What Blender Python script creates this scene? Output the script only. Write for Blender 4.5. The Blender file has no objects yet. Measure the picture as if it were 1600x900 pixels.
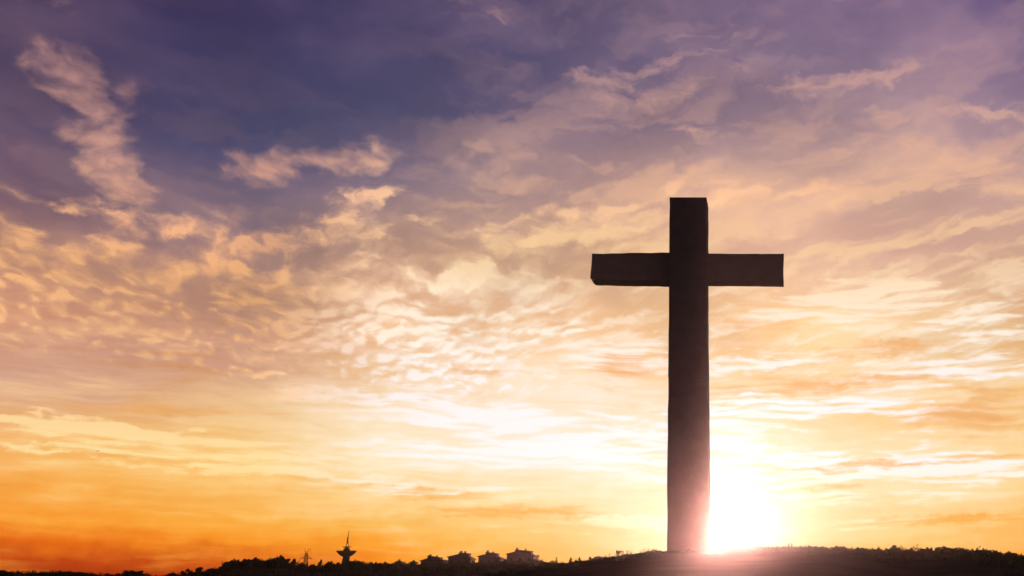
import bpy, math, random
import numpy as np
from mathutils import Vector, noise as mnoise

random.seed(7)
rng = np.random.default_rng(7)
SC = bpy.context.scene
COL = SC.collection
R = math.radians

# ------------------------------------------------------------------ camera
F, CX, CY, HORIZON = 1600.0, 1077.0, 450.0, 905.0
PITCH = math.atan((HORIZON - CY) / F)
EYE = 1.6
cam = bpy.data.cameras.new('camera')
cam.sensor_fit = 'HORIZONTAL'; cam.sensor_width = 36.0; cam.lens = 36.0
cam.shift_x = -(CX - 800.0) / 1600.0
cam.clip_start = 0.1; cam.clip_end = 20000.0
camo = bpy.data.objects.new('camera', cam); COL.objects.link(camo)
camo.location = (0, 0, EYE); camo.rotation_euler = (math.pi / 2 + PITCH, 0, 0)
SC.camera = camo


def ray(px, py):
    xc, yc = (px - CX) / F, (CY - py) / F
    return xc, math.cos(PITCH) - yc * math.sin(PITCH), math.sin(PITCH) + yc * math.cos(PITCH)


def P(px, py, dist):
    """point seen at photo pixel (px, py) whose distance along +Y is dist"""
    x, y, z = ray(px, py)
    k = dist / y
    return Vector((x * k, dist, EYE + z * k))


def azel(px, py):
    x, y, z = ray(px, py)
    return math.degrees(math.atan2(x, y)), math.degrees(math.atan2(z, math.hypot(x, y)))


def srgb(c):
    return tuple((v / 255 / 12.92) if v / 255 <= 0.04045 else ((v / 255 + 0.055) / 1.055) ** 2.4 for v in c)


# ------------------------------------------------------------------ render / exposure
vs = SC.view_settings
vs.view_transform = 'Standard'; vs.look = 'None'; vs.exposure = 1.0; vs.gamma = 1.0; vs.use_curve_mapping = False
SC.render.engine = 'CYCLES'
SC.cycles.use_denoising = True
SC.cycles.max_bounces = 5; SC.cycles.diffuse_bounces = 2; SC.cycles.glossy_bounces = 2
SC.cycles.volume_bounces = 0
SC.cycles.sample_clamp_indirect = 4.0

# ------------------------------------------------------------------ sun
SUN_AZ, SUN_EL = azel(1126, 846)
SUNDIR = Vector((math.sin(R(SUN_AZ)) * math.cos(R(SUN_EL)), math.cos(R(SUN_AZ)) * math.cos(R(SUN_EL)), math.sin(R(SUN_EL))))
sl = bpy.data.lights.new('sun', 'SUN')
sl.energy = 5.0; sl.angle = R(0.5); sl.color = (1.0, 0.45, 0.35)
slo = bpy.data.objects.new('sun', sl); COL.objects.link(slo)
slo.rotation_euler = SUNDIR.to_track_quat('Z', 'Y').to_euler()

# ------------------------------------------------------------------ world: the sunset sky, laid out by compass direction and height above the horizon
W = bpy.data.worlds.new('World'); SC.world = W; W.use_nodes = True
NT = W.node_tree; NT.nodes.clear()


def N(t, **kw):
    n = NT.nodes.new(t)
    for k, v in kw.items():
        setattr(n, k, v)
    return n


def plug(sock, v):
    if hasattr(v, 'is_linked') or isinstance(v, bpy.types.NodeSocket):
        NT.links.new(v, sock)
    else:
        sock.default_value = v


def M(op, a, b=None, c=None, clamp=False):
    n = N('ShaderNodeMath', operation=op, use_clamp=clamp)
    plug(n.inputs[0], a)
    if b is not None: plug(n.inputs[1], b)
    if c is not None: plug(n.inputs[2], c)
    return n.outputs[0]


def VM(op, a, b=None, s=None):
    n = N('ShaderNodeVectorMath', operation=op)
    plug(n.inputs[0], a)
    if b is not None: plug(n.inputs[1], b)
    if s is not None: plug(n.inputs['Scale'], s)
    return n.outputs['Value'] if op in ('DOT_PRODUCT', 'LENGTH', 'DISTANCE') else n.outputs[0]


def sstep(v, lo, hi, a=0.0, b=1.0, kind='SMOOTHSTEP'):
    n = N('ShaderNodeMapRange', interpolation_type=kind)
    n.clamp = True
    plug(n.inputs[0], v); plug(n.inputs[1], lo); plug(n.inputs[2], hi); plug(n.inputs[3], a); plug(n.inputs[4], b)
    return n.outputs[0]


def MIX(f, a, b, blend='MIX'):
    n = N('ShaderNodeMix', data_type='RGBA', blend_type=blend)
    n.clamp_factor = True
    plug(n.inputs[0], f); plug(n.inputs[6], a); plug(n.inputs[7], b)
    return n.outputs[2]


def mapping(v, loc=(0, 0, 0), rot=0.0, scale=(1, 1, 1), kind='POINT'):
    n = N('ShaderNodeMapping', vector_type=kind)
    plug(n.inputs[0], v)
    n.inputs[1].default_value = loc; n.inputs[2].default_value = (0, 0, rot); n.inputs[3].default_value = scale
    return n.outputs[0]


def NOISE(v, scale, detail=4.0, rough=0.55, dist=0.0, color=False, dims='2D'):
    n = N('ShaderNodeTexNoise', noise_dimensions=dims)
    plug(n.inputs['Vector'], v)
    n.inputs['Scale'].default_value = scale; n.inputs['Detail'].default_value = detail
    n.inputs['Roughness'].default_value = rough; n.inputs['Distortion'].default_value = dist
    return n.outputs['Color'] if color else n.outputs[0]


def VOR(v, scale, smooth=0.6, rand=1.0):
    n = N('ShaderNodeTexVoronoi', voronoi_dimensions='2D', feature='SMOOTH_F1')
    plug(n.inputs['Vector'], v)
    n.inputs['Scale'].default_value = scale; n.inputs['Smoothness'].default_value = smooth
    n.inputs['Randomness'].default_value = rand
    return n.outputs['Distance']


def RAMP(f, stops, interp='LINEAR'):
    n = N('ShaderNodeValToRGB')
    plug(n.inputs[0], f)
    cr = n.color_ramp; cr.interpolation = interp
    while len(cr.elements) < len(stops):
        cr.elements.new(0.5)
    for e, (p, c) in zip(cr.elements, sorted(stops, key=lambda s: s[0])):
        e.position = p; e.color = (*c, 1.0)
    return n.outputs[0]


tc = N('ShaderNodeTexCoord')
DIR = tc.outputs['Generated']
sep = N('ShaderNodeSeparateXYZ'); plug(sep.inputs[0], DIR)
AZ = M('MULTIPLY', M('ARCTAN2', sep.outputs[0], sep.outputs[1]), 180 / math.pi)
EL = M('MULTIPLY', M('ARCSINE', sep.outputs[2]), 180 / math.pi)
cb = N('ShaderNodeCombineXYZ'); plug(cb.inputs[0], AZ); plug(cb.inputs[1], EL)
PD = cb.outputs[0]                      # (degrees of azimuth, degrees of elevation)

# gentle warping of the whole sky so that nothing in it runs dead straight
w1 = VM('SUBTRACT', NOISE(mapping(PD, scale=(0.6, 1.3, 1)), 0.22, 3.0, 0.5, color=True), (0.5, 0.5, 0.5))
PW = VM('ADD', PD, VM('MULTIPLY', w1, (5.0, 1.9, 0.0)))
w2 = VM('SUBTRACT', NOISE(mapping(PD, scale=(1.0, 1.5, 1)), 0.9, 3.0, 0.55, color=True), (0.5, 0.5, 0.5))
PWS = VM('ADD', PD, VM('ADD', VM('MULTIPLY', w1, (4.0, 0.9, 0.0)), VM('MULTIPLY', w2, (0.5, 0.12, 0.0))))
PW2 = VM('ADD', PW, VM('MULTIPLY', w2, (0.9, 0.5, 0.0)))
sepw = N('ShaderNodeSeparateXYZ'); plug(sepw.inputs[0], VM('ADD', PD, VM('MULTIPLY', VM('ADD', w1, w2), (2.2, 0.9, 0.0))))
AZW, ELW = sepw.outputs[0], sepw.outputs[1]

XS = [0, 200, 400, 600, 800, 1000, 1200, 1400, 1600]
GRID = [
 (0,   [(84,66,92),(60,50,88),(58,50,88),(68,60,95),(82,70,104),(102,87,115),(112,93,125),(105,88,126),(95,78,122)]),
 (100, [(88,68,92),(66,58,94),(61,57,96),(67,62,98),(76,72,108),(106,92,122),(125,106,132),(132,110,136),(122,102,138)]),
 (200, [(92,74,100),(78,70,104),(71,73,107),(76,76,110),(100,88,115),(138,115,132),(158,130,142),(168,138,142),(156,130,148)]),
 (300, [(122,92,106),(88,78,109),(80,79,113),(106,94,118),(165,134,132),(195,155,142),(214,170,145),(215,172,150),(205,163,150)]),
 (400, [(182,132,112),(176,130,114),(160,124,118),(188,144,122),(205,162,135),(228,182,145),(224,176,148),(214,167,150),(224,178,150)]),
 (500, [(208,148,116),(205,148,118),(196,146,122),(228,172,128),(238,188,140),(238,190,138),(245,198,142),(248,212,160),(238,188,138)]),
 (590, [(206,159,142),(203,156,141),(212,162,138),(240,198,150),(249,224,192),(250,216,172),(246,202,144),(250,222,178),(246,206,145)]),
 (650, [(246,186,122),(248,192,122),(250,208,142),(253,236,206),(253,240,226),(252,232,208),(250,222,178),(247,205,138),(245,194,120)]),
 (720, [(248,180,98),(250,198,118),(252,213,142),(253,238,206),(253,243,228),(252,236,208),(249,226,190),(250,228,188),(250,220,165)]),
 (780, [(250,163,58),(250,174,72),(250,188,98),(251,212,140),(251,224,168),(251,222,172),(248,216,162),(250,226,178),(248,208,138)]),
 (820, [(245,138,34),(250,154,40),(248,172,60),(245,188,90),(246,202,122),(249,212,148),(244,206,146),(248,212,146),(246,183,92)]),
 (850, [(222,90,20),(236,112,20),(250,152,33),(250,163,44),(245,186,90),(248,205,132),(243,192,120),(247,198,112),(250,158,48)]),
 (880, [(172,52,16),(190,64,16),(215,92,20),(248,148,34),(250,162,48),(250,190,100),(245,180,100),(250,165,56),(248,138,34)]),
 (905, [(135,36,14),(155,44,16),(190,72,18),(240,130,30),(245,150,40),(248,185,95),(255,225,180),(248,155,50),(240,125,30)]),
]


def grid_color(px, py):
    px = min(max(px, 0), 1600); py = min(max(py, 0), 905)
    for (y0, r0), (y1, r1) in zip(GRID, GRID[1:]):
        if py <= y1:
            break
    fy = (py - y0) / (y1 - y0)
    i = min(int(px // 200), 7); fx = (px - XS[i]) / 200
    out = []
    for k in range(3):
        a = r0[i][k] * (1 - fx) + r0[i + 1][k] * fx
        b = r1[i][k] * (1 - fx) + r1[i + 1][k] * fx
        out.append(a * (1 - fy) + b * fy)
    return srgb(out)


def pix(az, el):
    d = Vector((math.tan(R(az)), 1.0, math.tan(R(el)) / math.cos(R(az))))
    zc = d.y * math.cos(PITCH) + d.z * math.sin(PITCH)
    yc = -d.y * math.sin(PITCH) + d.z * math.cos(PITCH)
    return CX + d.x / zc * F, CY - yc / zc * F


BACK_LOW, BACK_HIGH = srgb((70, 58, 78)), srgb((44, 40, 66))
ROWS = [azel(CX, y)[1] for y in (905, 880, 850, 820, 780, 720, 650, 600, 560, 500, 400, 300, 200, 100, 0, -70)]
AZS = [azel(x, 500)[0] for x in XS]
T = M('DIVIDE', M('ADD', AZW, 180.0), 360.0)
BASE = None
for j, e in enumerate(ROWS):
    back = tuple(a + (b - a) * min(1, e / 28) for a, b in zip(BACK_LOW, BACK_HIGH))
    stops = [(0.0, back), ((-75 + 180) / 360, back)]
    for a in AZS:
        stops.append(((a + 180) / 360, grid_color(*pix(a, e))))
    stops += [((58 + 180) / 360, back), (1.0, back)]
    c = RAMP(T, stops, 'LINEAR')
    BASE = c if BASE is None else MIX(sstep(ELW, ROWS[j - 1], e, kind='LINEAR'), BASE, c)
zen = (0.030, 0.027, 0.062, 1.0)
BASE = MIX(sstep(EL, 33.0, 65.0), BASE, zen)

# ---- clouds
# colour of sunlit cloud by elevation: left of the sun more amber, towards the sun whiter
TE = M('DIVIDE', EL, 40.0, clamp=True)
er = lambda y: azel(250, y)[1] / 40.0
LIT_L = RAMP(TE, [(er(905), srgb((240,130,40))), (er(820), srgb((255,180,70))), (er(720), srgb((255,226,160))), (er(620), srgb((254,206,150))), (er(520), srgb((240,182,132))),
                  (er(420), srgb((241,178,122))), (er(330), srgb((231,170,132))), (er(280), srgb((216,160,134))), (er(200), srgb((200,148,136))), (er(80), srgb((184,134,128))), (1.0, srgb((150,115,130)))])
er = lambda y: azel(1000, y)[1] / 40.0
LIT_R = RAMP(TE, [(er(905), srgb((255,190,90))), (er(820), srgb((255,232,180))), (er(720), srgb((253,249,249))), (er(620), srgb((252,246,246))), (er(520), srgb((255,241,222))),
                  (er(400), srgb((255,213,160))), (er(300), srgb((244,190,150))), (er(200), srgb((222,172,150))), (er(100), srgb((208,160,150))), (1.0, srgb((160,125,145)))])
LIT = MIX(sstep(AZW, azel(390, 500)[0], azel(690, 500)[0]), LIT_L, LIT_R)
DRK_LO = srgb((240, 186, 108)); DRK_HI = srgb((150, 118, 132))


def blob(cx, cy, rx, ry, rot=0.0, s=1.0, vec=None):
    a, e = azel(cx, cy)
    a1, e1 = azel(cx + 10, cy); a2, e2 = azel(cx, cy - 10)
    sx, sy = rx * abs(a1 - a) / 10, ry * abs(e2 - e) / 10
    v = PW2b if vec is None else vec
    c_, s_ = math.cos(R(rot)), math.sin(R(rot))
    ax, ay = (c_ / sx, s_ / sx, 0.0), (-s_ / sy, c_ / sy, 0.0)
    u = M('SUBTRACT', VM('DOT_PRODUCT', v, ax), ax[0] * a + ax[1] * e)
    w = M('SUBTRACT', VM('DOT_PRODUCT', v, ay), ay[0] * a + ay[1] * e)
    d = M('SQRT', M('MULTIPLY_ADD', u, u, M('MULTIPLY', w, w)))
    return M('MULTIPLY', M('SUBTRACT', 1.0, d, clamp=True), s)


def total(lst, vec=None):
    t = None
    for b in lst:
        v = blob(*b, vec=vec)
        t = v if t is None else M('ADD', t, v)
    return t


# softly warped direction for placing the clouds (small warp: the blobs stay where they are put)
PW2b = VM('ADD', PD, VM('MULTIPLY', VM('SCALE', VM('ADD', w1, VM('SCALE', w2, s=1.3)), s=sstep(EL, 1.0, 10.0, 0.35, 1.0)), (1.3, 0.8, 0.0)))
PW2b = VM('ADD', PW2b, VM('MULTIPLY', VM('SUBTRACT', NOISE(PD, 2.4, 2.0, 0.5, color=True), (0.5, 0.5, 0.5)), (0.35, 0.25, 0.0)))

# flat cloud decks shrink towards the horizon: coordinates on a deck seen in perspective
ELP = M('MAXIMUM', M('ADD', EL, 1.0), 1.5)
dk = N('ShaderNodeCombineXYZ')
plug(dk.inputs[0], M('DIVIDE', M('MULTIPLY', M('ADD', AZ, 20.0), 15.0), ELP)); plug(dk.inputs[1], M('MULTIPLY', M('LOGARITHM', ELP, math.e), 15.0))
DECK = VM('ADD', VM('ADD', dk.outputs[0], VM('MULTIPLY', w1, (3.0, 1.8, 0.0))), VM('MULTIPLY', w2, (0.8, 0.5, 0.0)))

# altocumulus lumps: rounded cells broken up by fine noise, lit from the low sun (relief = difference along the light)
LDIR = (0.22, -0.30, 0.0)


def lumps(vec, k=1.0):
    v = VOR(mapping(vec, scale=(0.72, 1.2, 1.0), rot=R(-8)), 0.80 * k, 0.9)
    f = NOISE(mapping(vec, scale=(0.8, 1.35, 1.0), rot=R(-8)), 0.70 * k, 5.0, 0.55)
    return M('ADD', M('MULTIPLY', M('SUBTRACT', 0.55, v), 0.68), M('MULTIPLY', f, 0.86))


FINE = sstep(ELW, 17.0, 12.5, 0.0, 0.85)
mixf = lambda a, b: M('ADD', M('MULTIPLY', a, M('SUBTRACT', 1.0, FINE)), M('MULTIPLY', b, FINE))
L0 = mixf(lumps(DECK), lumps(DECK, 1.75))
DECK1 = VM('ADD', DECK, LDIR)
L1 = mixf(lumps(DECK1), lumps(DECK1, 1.75))
RELIEF = M('SUBTRACT', L0, L1)

PUFF = [
 (92,105,95,58,0,1.1), (128,152,55,30,0,.8), (152,215,105,62,-42,1.15), (185,250,50,40,-40,.6), (188,292,90,32,-10,1.1), (118,256,40,18,0,.6), (215,160,70,50,-45,.45), (75,5,90,25,0,.5),
 (402,266,80,42,-5,1.0), (458,246,75,24,8,.8), (555,252,100,46,15,.9), (590,232,40,30,0,.5),
 (122,320,60,28,0,.9), (205,345,45,22,0,.8), (312,360,125,30,0,.9), (168,382,65,40,0,.95), (250,412,80,45,0,.9), (345,420,75,40,0,.85), (30,410,120,70,0,.75), (100,450,130,60,0,.65),(20,350,60,30,-20,.6),
 (470,380,55,50,20,.85), (520,345,85,30,25,.95), (610,305,100,26,12,.95), (572,370,40,16,0,.7), (640,345,75,20,10,.7), (400,455,80,45,0,.75), (735,235,80,60,40,.35),(220,520,200,60,0,.5),(560,400,60,20,0,.7),
 (540,465,140,50,-8,1.0), (640,545,170,70,0,1.15), (740,450,140,45,5,.95), (710,520,90,55,0,1.0), (385,580,90,12,0,.9), (480,510,180,35,-5,.8), (830,470,120,40,0,.6), (860,520,150,40,0,.55),(780,590,140,40,0,.8),
 (930,350,190,45,12,.85), (1000,350,70,40,0,.5), (1115,300,110,45,-10,.9), (1290,300,130,30,0,.65), (820,380,160,40,10,.5),
]
PL = VM('ADD', PD, VM('MULTIPLY', VM('ADD', VM('SCALE', w1, s=0.35), w2), (0.9, 0.6, 0.0)))
MP = total([(x, y, rx * 1.15, ry * 1.15, ro, k) for x, y, rx, ry, ro, k in PUFF if y >= 300])
MT = total([b for b in PUFF if b[1] < 300], PL)
FIELD = M('MULTIPLY', M('MULTIPLY', sstep(ELW, 9.6, 11.5), sstep(ELW, 20.0, 16.0)), sstep(AZW, -1.0, -12.0))
MP = M('MAXIMUM', MP, M('MULTIPLY', FIELD, 0.36))
BIG = NOISE(mapping(DECK, scale=(0.7, 1.1, 1.0)), 0.33, 3.0, 0.5)
cover = M('ADD', M('ADD', M('MULTIPLY', M('MINIMUM', MP, 0.78), 0.80), M('MULTIPLY', M('SUBTRACT', BIG, 0.48), 1.5)), M('MULTIPLY', M('SUBTRACT', L0, 0.50), 1.8))
A_PUFF = M('MULTIPLY', sstep(cover, 0.02, 1.02), sstep(MP, 0.02, 0.45))
shade = sstep(M('ADD', 0.80, M('MULTIPLY', RELIEF, 2.3)), 0.3, 1.3, 0.2, 1.35, kind='LINEAR')
# the few loose puffs higher up: soft, ragged, faintly lumpy inside
tn = NOISE(mapping(PWS, scale=(0.8, 1.1, 1.0), rot=R(-20)), 0.80, 3.0, 0.46)
tn1 = NOISE(mapping(VM('ADD', PWS, (0.16, -0.3, 0.0)), scale=(0.8, 1.1, 1.0), rot=R(-20)), 0.80, 3.0, 0.46)
A_TOP = M('MULTIPLY', sstep(M('ADD', MT, M('MULTIPLY', M('SUBTRACT', tn, 0.5), 1.7)), 0.05, 1.25), sstep(MT, 0.02, 0.4))
SHT = sstep(M('SUBTRACT', tn, tn1), -0.25, 0.2, 0.5, 1.0, kind='LINEAR')
BASE0 = MIX(M('MULTIPLY', M('MULTIPLY', A_TOP, SHT), 0.9), BASE, LIT)
SKY1 = MIX(M('MULTIPLY', A_PUFF, M('MULTIPLY', shade, 0.88), clamp=True), BASE0, LIT)
SKY1 = MIX(M('MULTIPLY', M('MULTIPLY', FIELD, M('MULTIPLY', sstep(AZW, -13.0, -22.0), 0.22)), sstep(L0, 0.48, 0.2)), SKY1, MIX(1.0, SKY1, (0.80, 0.72, 0.78, 1.0), 'MULTIPLY'))

# wide soft veils of the upper sky, and the patchier veil over the middle of it
soft = NOISE(mapping(PWS, scale=(0.55, 1.1, 1.0), rot=R(20)), 0.16, 3.0, 0.48)
SKY1 = MIX(M('MULTIPLY', sstep(EL, 9.0, 14.0), 1.0), SKY1, MIX(1.0, SKY1, M('ADD', 1.0, M('MULTIPLY', M('SUBTRACT', soft, 0.5), 0.75)), 'MULTIPLY'))
SKY1 = MIX(M('MULTIPLY', sstep(soft, 0.45, 0.8), M('MULTIPLY', sstep(EL, 14.0, 20.0), sstep(AZW, -14.0, -6.0, 0.08, 0.24))), SKY1, LIT)
VMAP = dict(scale=(0.55, 1.25, 1.0), rot=R(15))
veil = NOISE(mapping(DECK, **VMAP), 0.42, 4.0, 0.50)
vrel = M('SUBTRACT', veil, NOISE(mapping(VM('ADD', DECK, LDIR), **VMAP), 0.42, 4.0, 0.50))
veil_amt = M('MULTIPLY', M('MULTIPLY', sstep(EL, 8.5, 12.5), sstep(EL, 30.0, 17.0, 0.25, 1.0)), sstep(AZW, -19.0, -6.0, 0.12, 0.95))
veil_f = M('MULTIPLY', sstep(M('ADD', veil, M('MULTIPLY', vrel, 1.3)), 0.38, 0.78), veil_amt)
SKY2 = MIX(M('MULTIPLY', veil_f, 0.62), SKY1, LIT)
dark_f = M('MULTIPLY', sstep(M('SUBTRACT', 1.0, veil), 0.45, 0.80), M('MULTIPLY', veil_amt, M('MULTIPLY', sstep(EL, 12.5, 17.0), 0.45)))
SKY2 = MIX(dark_f, SKY2, MIX(0.5, BASE, (*DRK_HI, 1.0)))

# wisps high on the right
WISP = [(930,122,85,24,0,.8), (1000,150,150,40,8,.6), (1280,132,110,24,4,1.0), (1395,116,110,24,6,.9), (1545,180,110,18,-14,1.1), (1050,98,110,16,12,.55), (1160,100,80,24,25,.5),
        (1085,205,60,28,0,.7), (1110,60,200,40,0,.35), (760,20,120,30,0,.35), (1480,250,220,60,-10,.55), (1380,180,80,20,0,.6), (1560,290,120,50,-20,.6), (1300,230,160,40,10,.45)]
MW = total(WISP)
wn = NOISE(mapping(PW2, scale=(0.5, 1.5, 1.0), rot=R(18)), 0.9, 4.0, 0.52, 0.3)
A_W = M('MULTIPLY', sstep(M('ADD', MW, M('MULTIPLY', M('SUBTRACT', wn, 0.5), 1.4)), 0.12, 1.05), sstep(MW, 0.0, 0.3))
SKY3 = MIX(M('MULTIPLY', A_W, 0.62), SKY2, LIT)

# banks and streaks of the lower sky, drawn out along the horizon
BANK = [(1330,470,190,42,3,1.1), (1500,490,110,28,0,.8), (1180,562,190,22,4,1.0), (1430,585,230,36,3,.95), (1240,640,220,40,0,.9), (1440,655,90,22,0,1.0),
        (1560,520,90,40,0,.6), (980,560,120,40,0,.6), (700,640,300,34,-2,1.0), (880,690,380,70,0,1.1), (1300,730,320,44,2,1.0), (1520,735,200,30,0,.8), (560,622,140,10,-2,.7),
        (700,760,200,28,0,.7), (300,690,330,30,-2,.95), (80,655,160,18,0,.8), (150,668,220,14,-2,.8), (260,722,300,16,-3,.9), (90,705,160,10,-2,.7), (480,745,220,14,-3,.8), (300,800,240,8,0,.4), (950,820,200,18,1,1.0), (1400,815,200,14,2,.6),(420,715,200,20,-4,.6), (1340,780,220,16,1,.8)]
MB_ = total(BANK)
def streaks(v):
    a = NOISE(mapping(v, scale=(0.18, 1.0, 1.0), rot=R(-2.5)), 0.80, 5.0, 0.54, 0.15)
    b = NOISE(mapping(v, scale=(0.30, 3.0, 1.0), rot=R(-4.0)), 0.95, 3.0, 0.5, 0.1)
    return M('ADD', M('MULTIPLY', a, 0.68), M('MULTIPLY', b, 0.40))


sn = M('SUBTRACT', streaks(PWS), 0.04)
snr = M('SUBTRACT', sn, M('SUBTRACT', streaks(VM('ADD', PWS, (0.1, -0.22, 0.0))), 0.04))
low = sstep(EL, 15.5, 11.0)
A_B = M('MULTIPLY', sstep(M('ADD', M('MULTIPLY', MB_, 0.9), M('MULTIPLY', M('SUBTRACT', M('ADD', sn, M('MULTIPLY', snr, 0.8)), 0.5), 2.7)), 0.12, 0.95), sstep(MB_, 0.0, 0.25))
SKY4 = MIX(M('MULTIPLY', A_B, 0.95), SKY3, LIT)
# darker golden streaks between the banks
GOLD = [(960,575,80,60,0,.7), (1180,500,160,30,0,.6), (1420,540,200,18,4,.8), (1330,600,200,18,3,.6), (1520,640,140,60,0,.8), (1400,725,300,14,2,.75), (1250,765,120,8,2,.5), (1480,815,260,12,1,.8),
        (640,770,220,16,-4,.7), (820,800,260,14,0,.7), (250,640,260,14,0,.6), (230,595,420,34,0,.0001), (1150,610,100,40,0,.6), (760,585,200,12,0,.5)]
MG = total(GOLD)
A_G = M('MULTIPLY', sstep(M('ADD', M('MULTIPLY', MG, 1.0), M('MULTIPLY', M('SUBTRACT', 0.5, sn), 2.2)), 0.1, 0.95), sstep(MG, 0.0, 0.25))
GOLDC = MIX(sstep(EL, 2.0, 9.0), (*srgb((244, 170, 62)), 1.0), (*srgb((236, 176, 112)), 1.0))
SKY5 = MIX(M('MULTIPLY', A_G, 0.9), SKY4, GOLDC)
# fine streaking over the whole low sky
fine = M('MULTIPLY', M('SUBTRACT', sn, 0.5), M('MULTIPLY', low, sstep(AZW, -12.0, -20.0, 2.6, 4.6)))
SKY5 = MIX(M('MULTIPLY', fine, 0.55, clamp=True), SKY5, LIT)
SKY5 = MIX(M('MULTIPLY', fine, -0.8, clamp=True), SKY5, MIX(1.0, SKY5, (0.93, 0.80, 0.58, 1.0), 'MULTIPLY'))

# glow of the air round the low sun
ang = M('MULTIPLY', M('ARCCOSINE', VM('DOT_PRODUCT', DIR, tuple(SUNDIR))), 180 / math.pi)
# (sky colour painted dimmer and bluer round the sun, offsetting the haze glow)
SKY5 = MIX(M('MULTIPLY', M('EXPONENT', M('MULTIPLY', ang, -1 / 3.2)), 1.0), SKY5, MIX(1.0, SKY5, (0.38, 0.42, 0.72, 1.0), 'MULTIPLY'))
g1 = M('MULTIPLY', M('EXPONENT', M('MULTIPLY', ang, -1 / 0.7)), 0.6)
g2 = M('MULTIPLY', M('EXPONENT', M('MULTIPLY', ang, -1 / 3.0)), 0.05)
GL = MIX(1.0, (1.0, 0.90, 0.66, 1.0), M('ADD', g1, g2), 'MULTIPLY')
SKY6 = MIX(1.0, SKY5, GL, 'ADD')
SKY6 = MIX(sstep(EL, -0.6, -3.0), SKY6, (0.02, 0.016, 0.018, 1.0))

nish = N('ShaderNodeTexSky', sky_type='NISHITA')
nish.sun_disc = False; nish.sun_elevation = R(SUN_EL); nish.sun_rotation = R(SUN_AZ)
nish.air_density = 1.0; nish.dust_density = 1.0
bgN = N('ShaderNodeBackground'); plug(bgN.inputs[0], nish.outputs[0]); bgN.inputs[1].default_value = 0.002
bgC = N('ShaderNodeBackground'); plug(bgC.inputs[0], SKY6); bgC.inputs[1].default_value = 0.5
ads = N('ShaderNodeAddShader'); plug(ads.inputs[0], bgN.outputs[0]); plug(ads.inputs[1], bgC.outputs[0])
wo = N('ShaderNodeOutputWorld'); plug(wo.inputs[0], ads.outputs[0])
W.cycles.sampling_method = 'MANUAL'; W.cycles.sample_map_resolution = 512


# ================================================================== helpers for building
def mat(name, color, rough=0.9, bump=0.0, bscale=1.0, var=0.15, vscale=0.5, spec=0.2):
    m = bpy.data.materials.new(name); m.use_nodes = True
    nt = m.node_tree; b = nt.nodes['Principled BSDF']
    b.inputs['Roughness'].default_value = rough
    b.inputs['Specular IOR Level'].default_value = spec
    t = nt.nodes.new('ShaderNodeTexCoord')
    n = nt.nodes.new('ShaderNodeTexNoise'); n.inputs['Scale'].default_value = vscale; n.inputs['Detail'].default_value = 6
    nt.links.new(t.outputs['Object'], n.inputs['Vector'])
    r = nt.nodes.new('ShaderNodeValToRGB')
    r.color_ramp.elements[0].position = 0.3; r.color_ramp.elements[1].position = 0.7
    r.color_ramp.elements[0].color = (*[c * (1 - var) for c in color], 1)
    r.color_ramp.elements[1].color = (*[c * (1 + var) for c in color], 1)
    nt.links.new(n.outputs['Fac'], r.inputs['Fac']); nt.links.new(r.outputs['Color'], b.inputs['Base Color'])
    if bump:
        n2 = nt.nodes.new('ShaderNodeTexNoise'); n2.inputs['Scale'].default_value = bscale; n2.inputs['Detail'].default_value = 8
        nt.links.new(t.outputs['Object'], n2.inputs['Vector'])
        bp = nt.nodes.new('ShaderNodeBump'); bp.inputs['Strength'].default_value = bump; bp.inputs['Distance'].default_value = 0.05
        nt.links.new(n2.outputs['Fac'], bp.inputs['Height']); nt.links.new(bp.outputs['Normal'], b.inputs['Normal'])
    return m


MATS = dict(
    concrete=mat('weathered_concrete', (0.105, 0.092, 0.094), 0.9, 0.25, 2.2, 0.10, 0.35),
    soil=mat('dry_hillside', (0.045, 0.038, 0.026), 0.95, 0.6, 0.6, 0.35, 0.08, 0.0),
    grass=mat('dry_grass', (0.055, 0.060, 0.026), 0.95, 0.0, 1.0, 0.35, 3.0, spec=0.02),
    leaf=mat('dark_foliage', (0.045, 0.062, 0.026), 0.8, 0.0, 1.0, 0.35, 2.5, spec=0.02),
    leaf2=mat('olive_foliage', (0.060, 0.066, 0.030), 0.8, 0.0, 1.0, 0.3, 2.0, spec=0.02),
    leaf3=mat('blue_green_needles', (0.035, 0.055, 0.032), 0.8, 0.0, 1.0, 0.3, 2.0, spec=0.02),
    bark=mat('bark', (0.075, 0.055, 0.042), 0.95, 0.5, 6.0, 0.3, 2.0, spec=0.02),
    plaster=mat('house_plaster', (0.075, 0.066, 0.06), 0.9, 0.2, 3.0, 0.12, 0.4, spec=0.02),
    tile=mat('dark_roof_tile', (0.07, 0.045, 0.038), 0.85, 0.4, 5.0, 0.3, 1.0, spec=0.02),
    brick=mat('chimney_brick', (0.24, 0.12, 0.09), 0.9, 0.3, 6.0, 0.25, 2.0, spec=0.02),
    wood=mat('dark_timber', (0.085, 0.055, 0.035), 0.8, 0.3, 4.0, 0.25, 1.2),
    glass=mat('window_glass', (0.02, 0.022, 0.028), 0.15, 0.0, 1.0, 0.1, 0.4, 0.5),
    steel=mat('weathered_steel', (0.10, 0.095, 0.095), 0.7, 0.0, 1.0, 0.15, 0.8, 0.1),
    paint=mat('dark_tower_paint', (0.07, 0.065, 0.065), 0.8, 0.2, 1.5, 0.15, 0.3, 0.05),
    feather=mat('dark_feathers', (0.05, 0.042, 0.038), 0.8, 0.0, 1.0, 0.2, 6.0),
)


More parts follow.
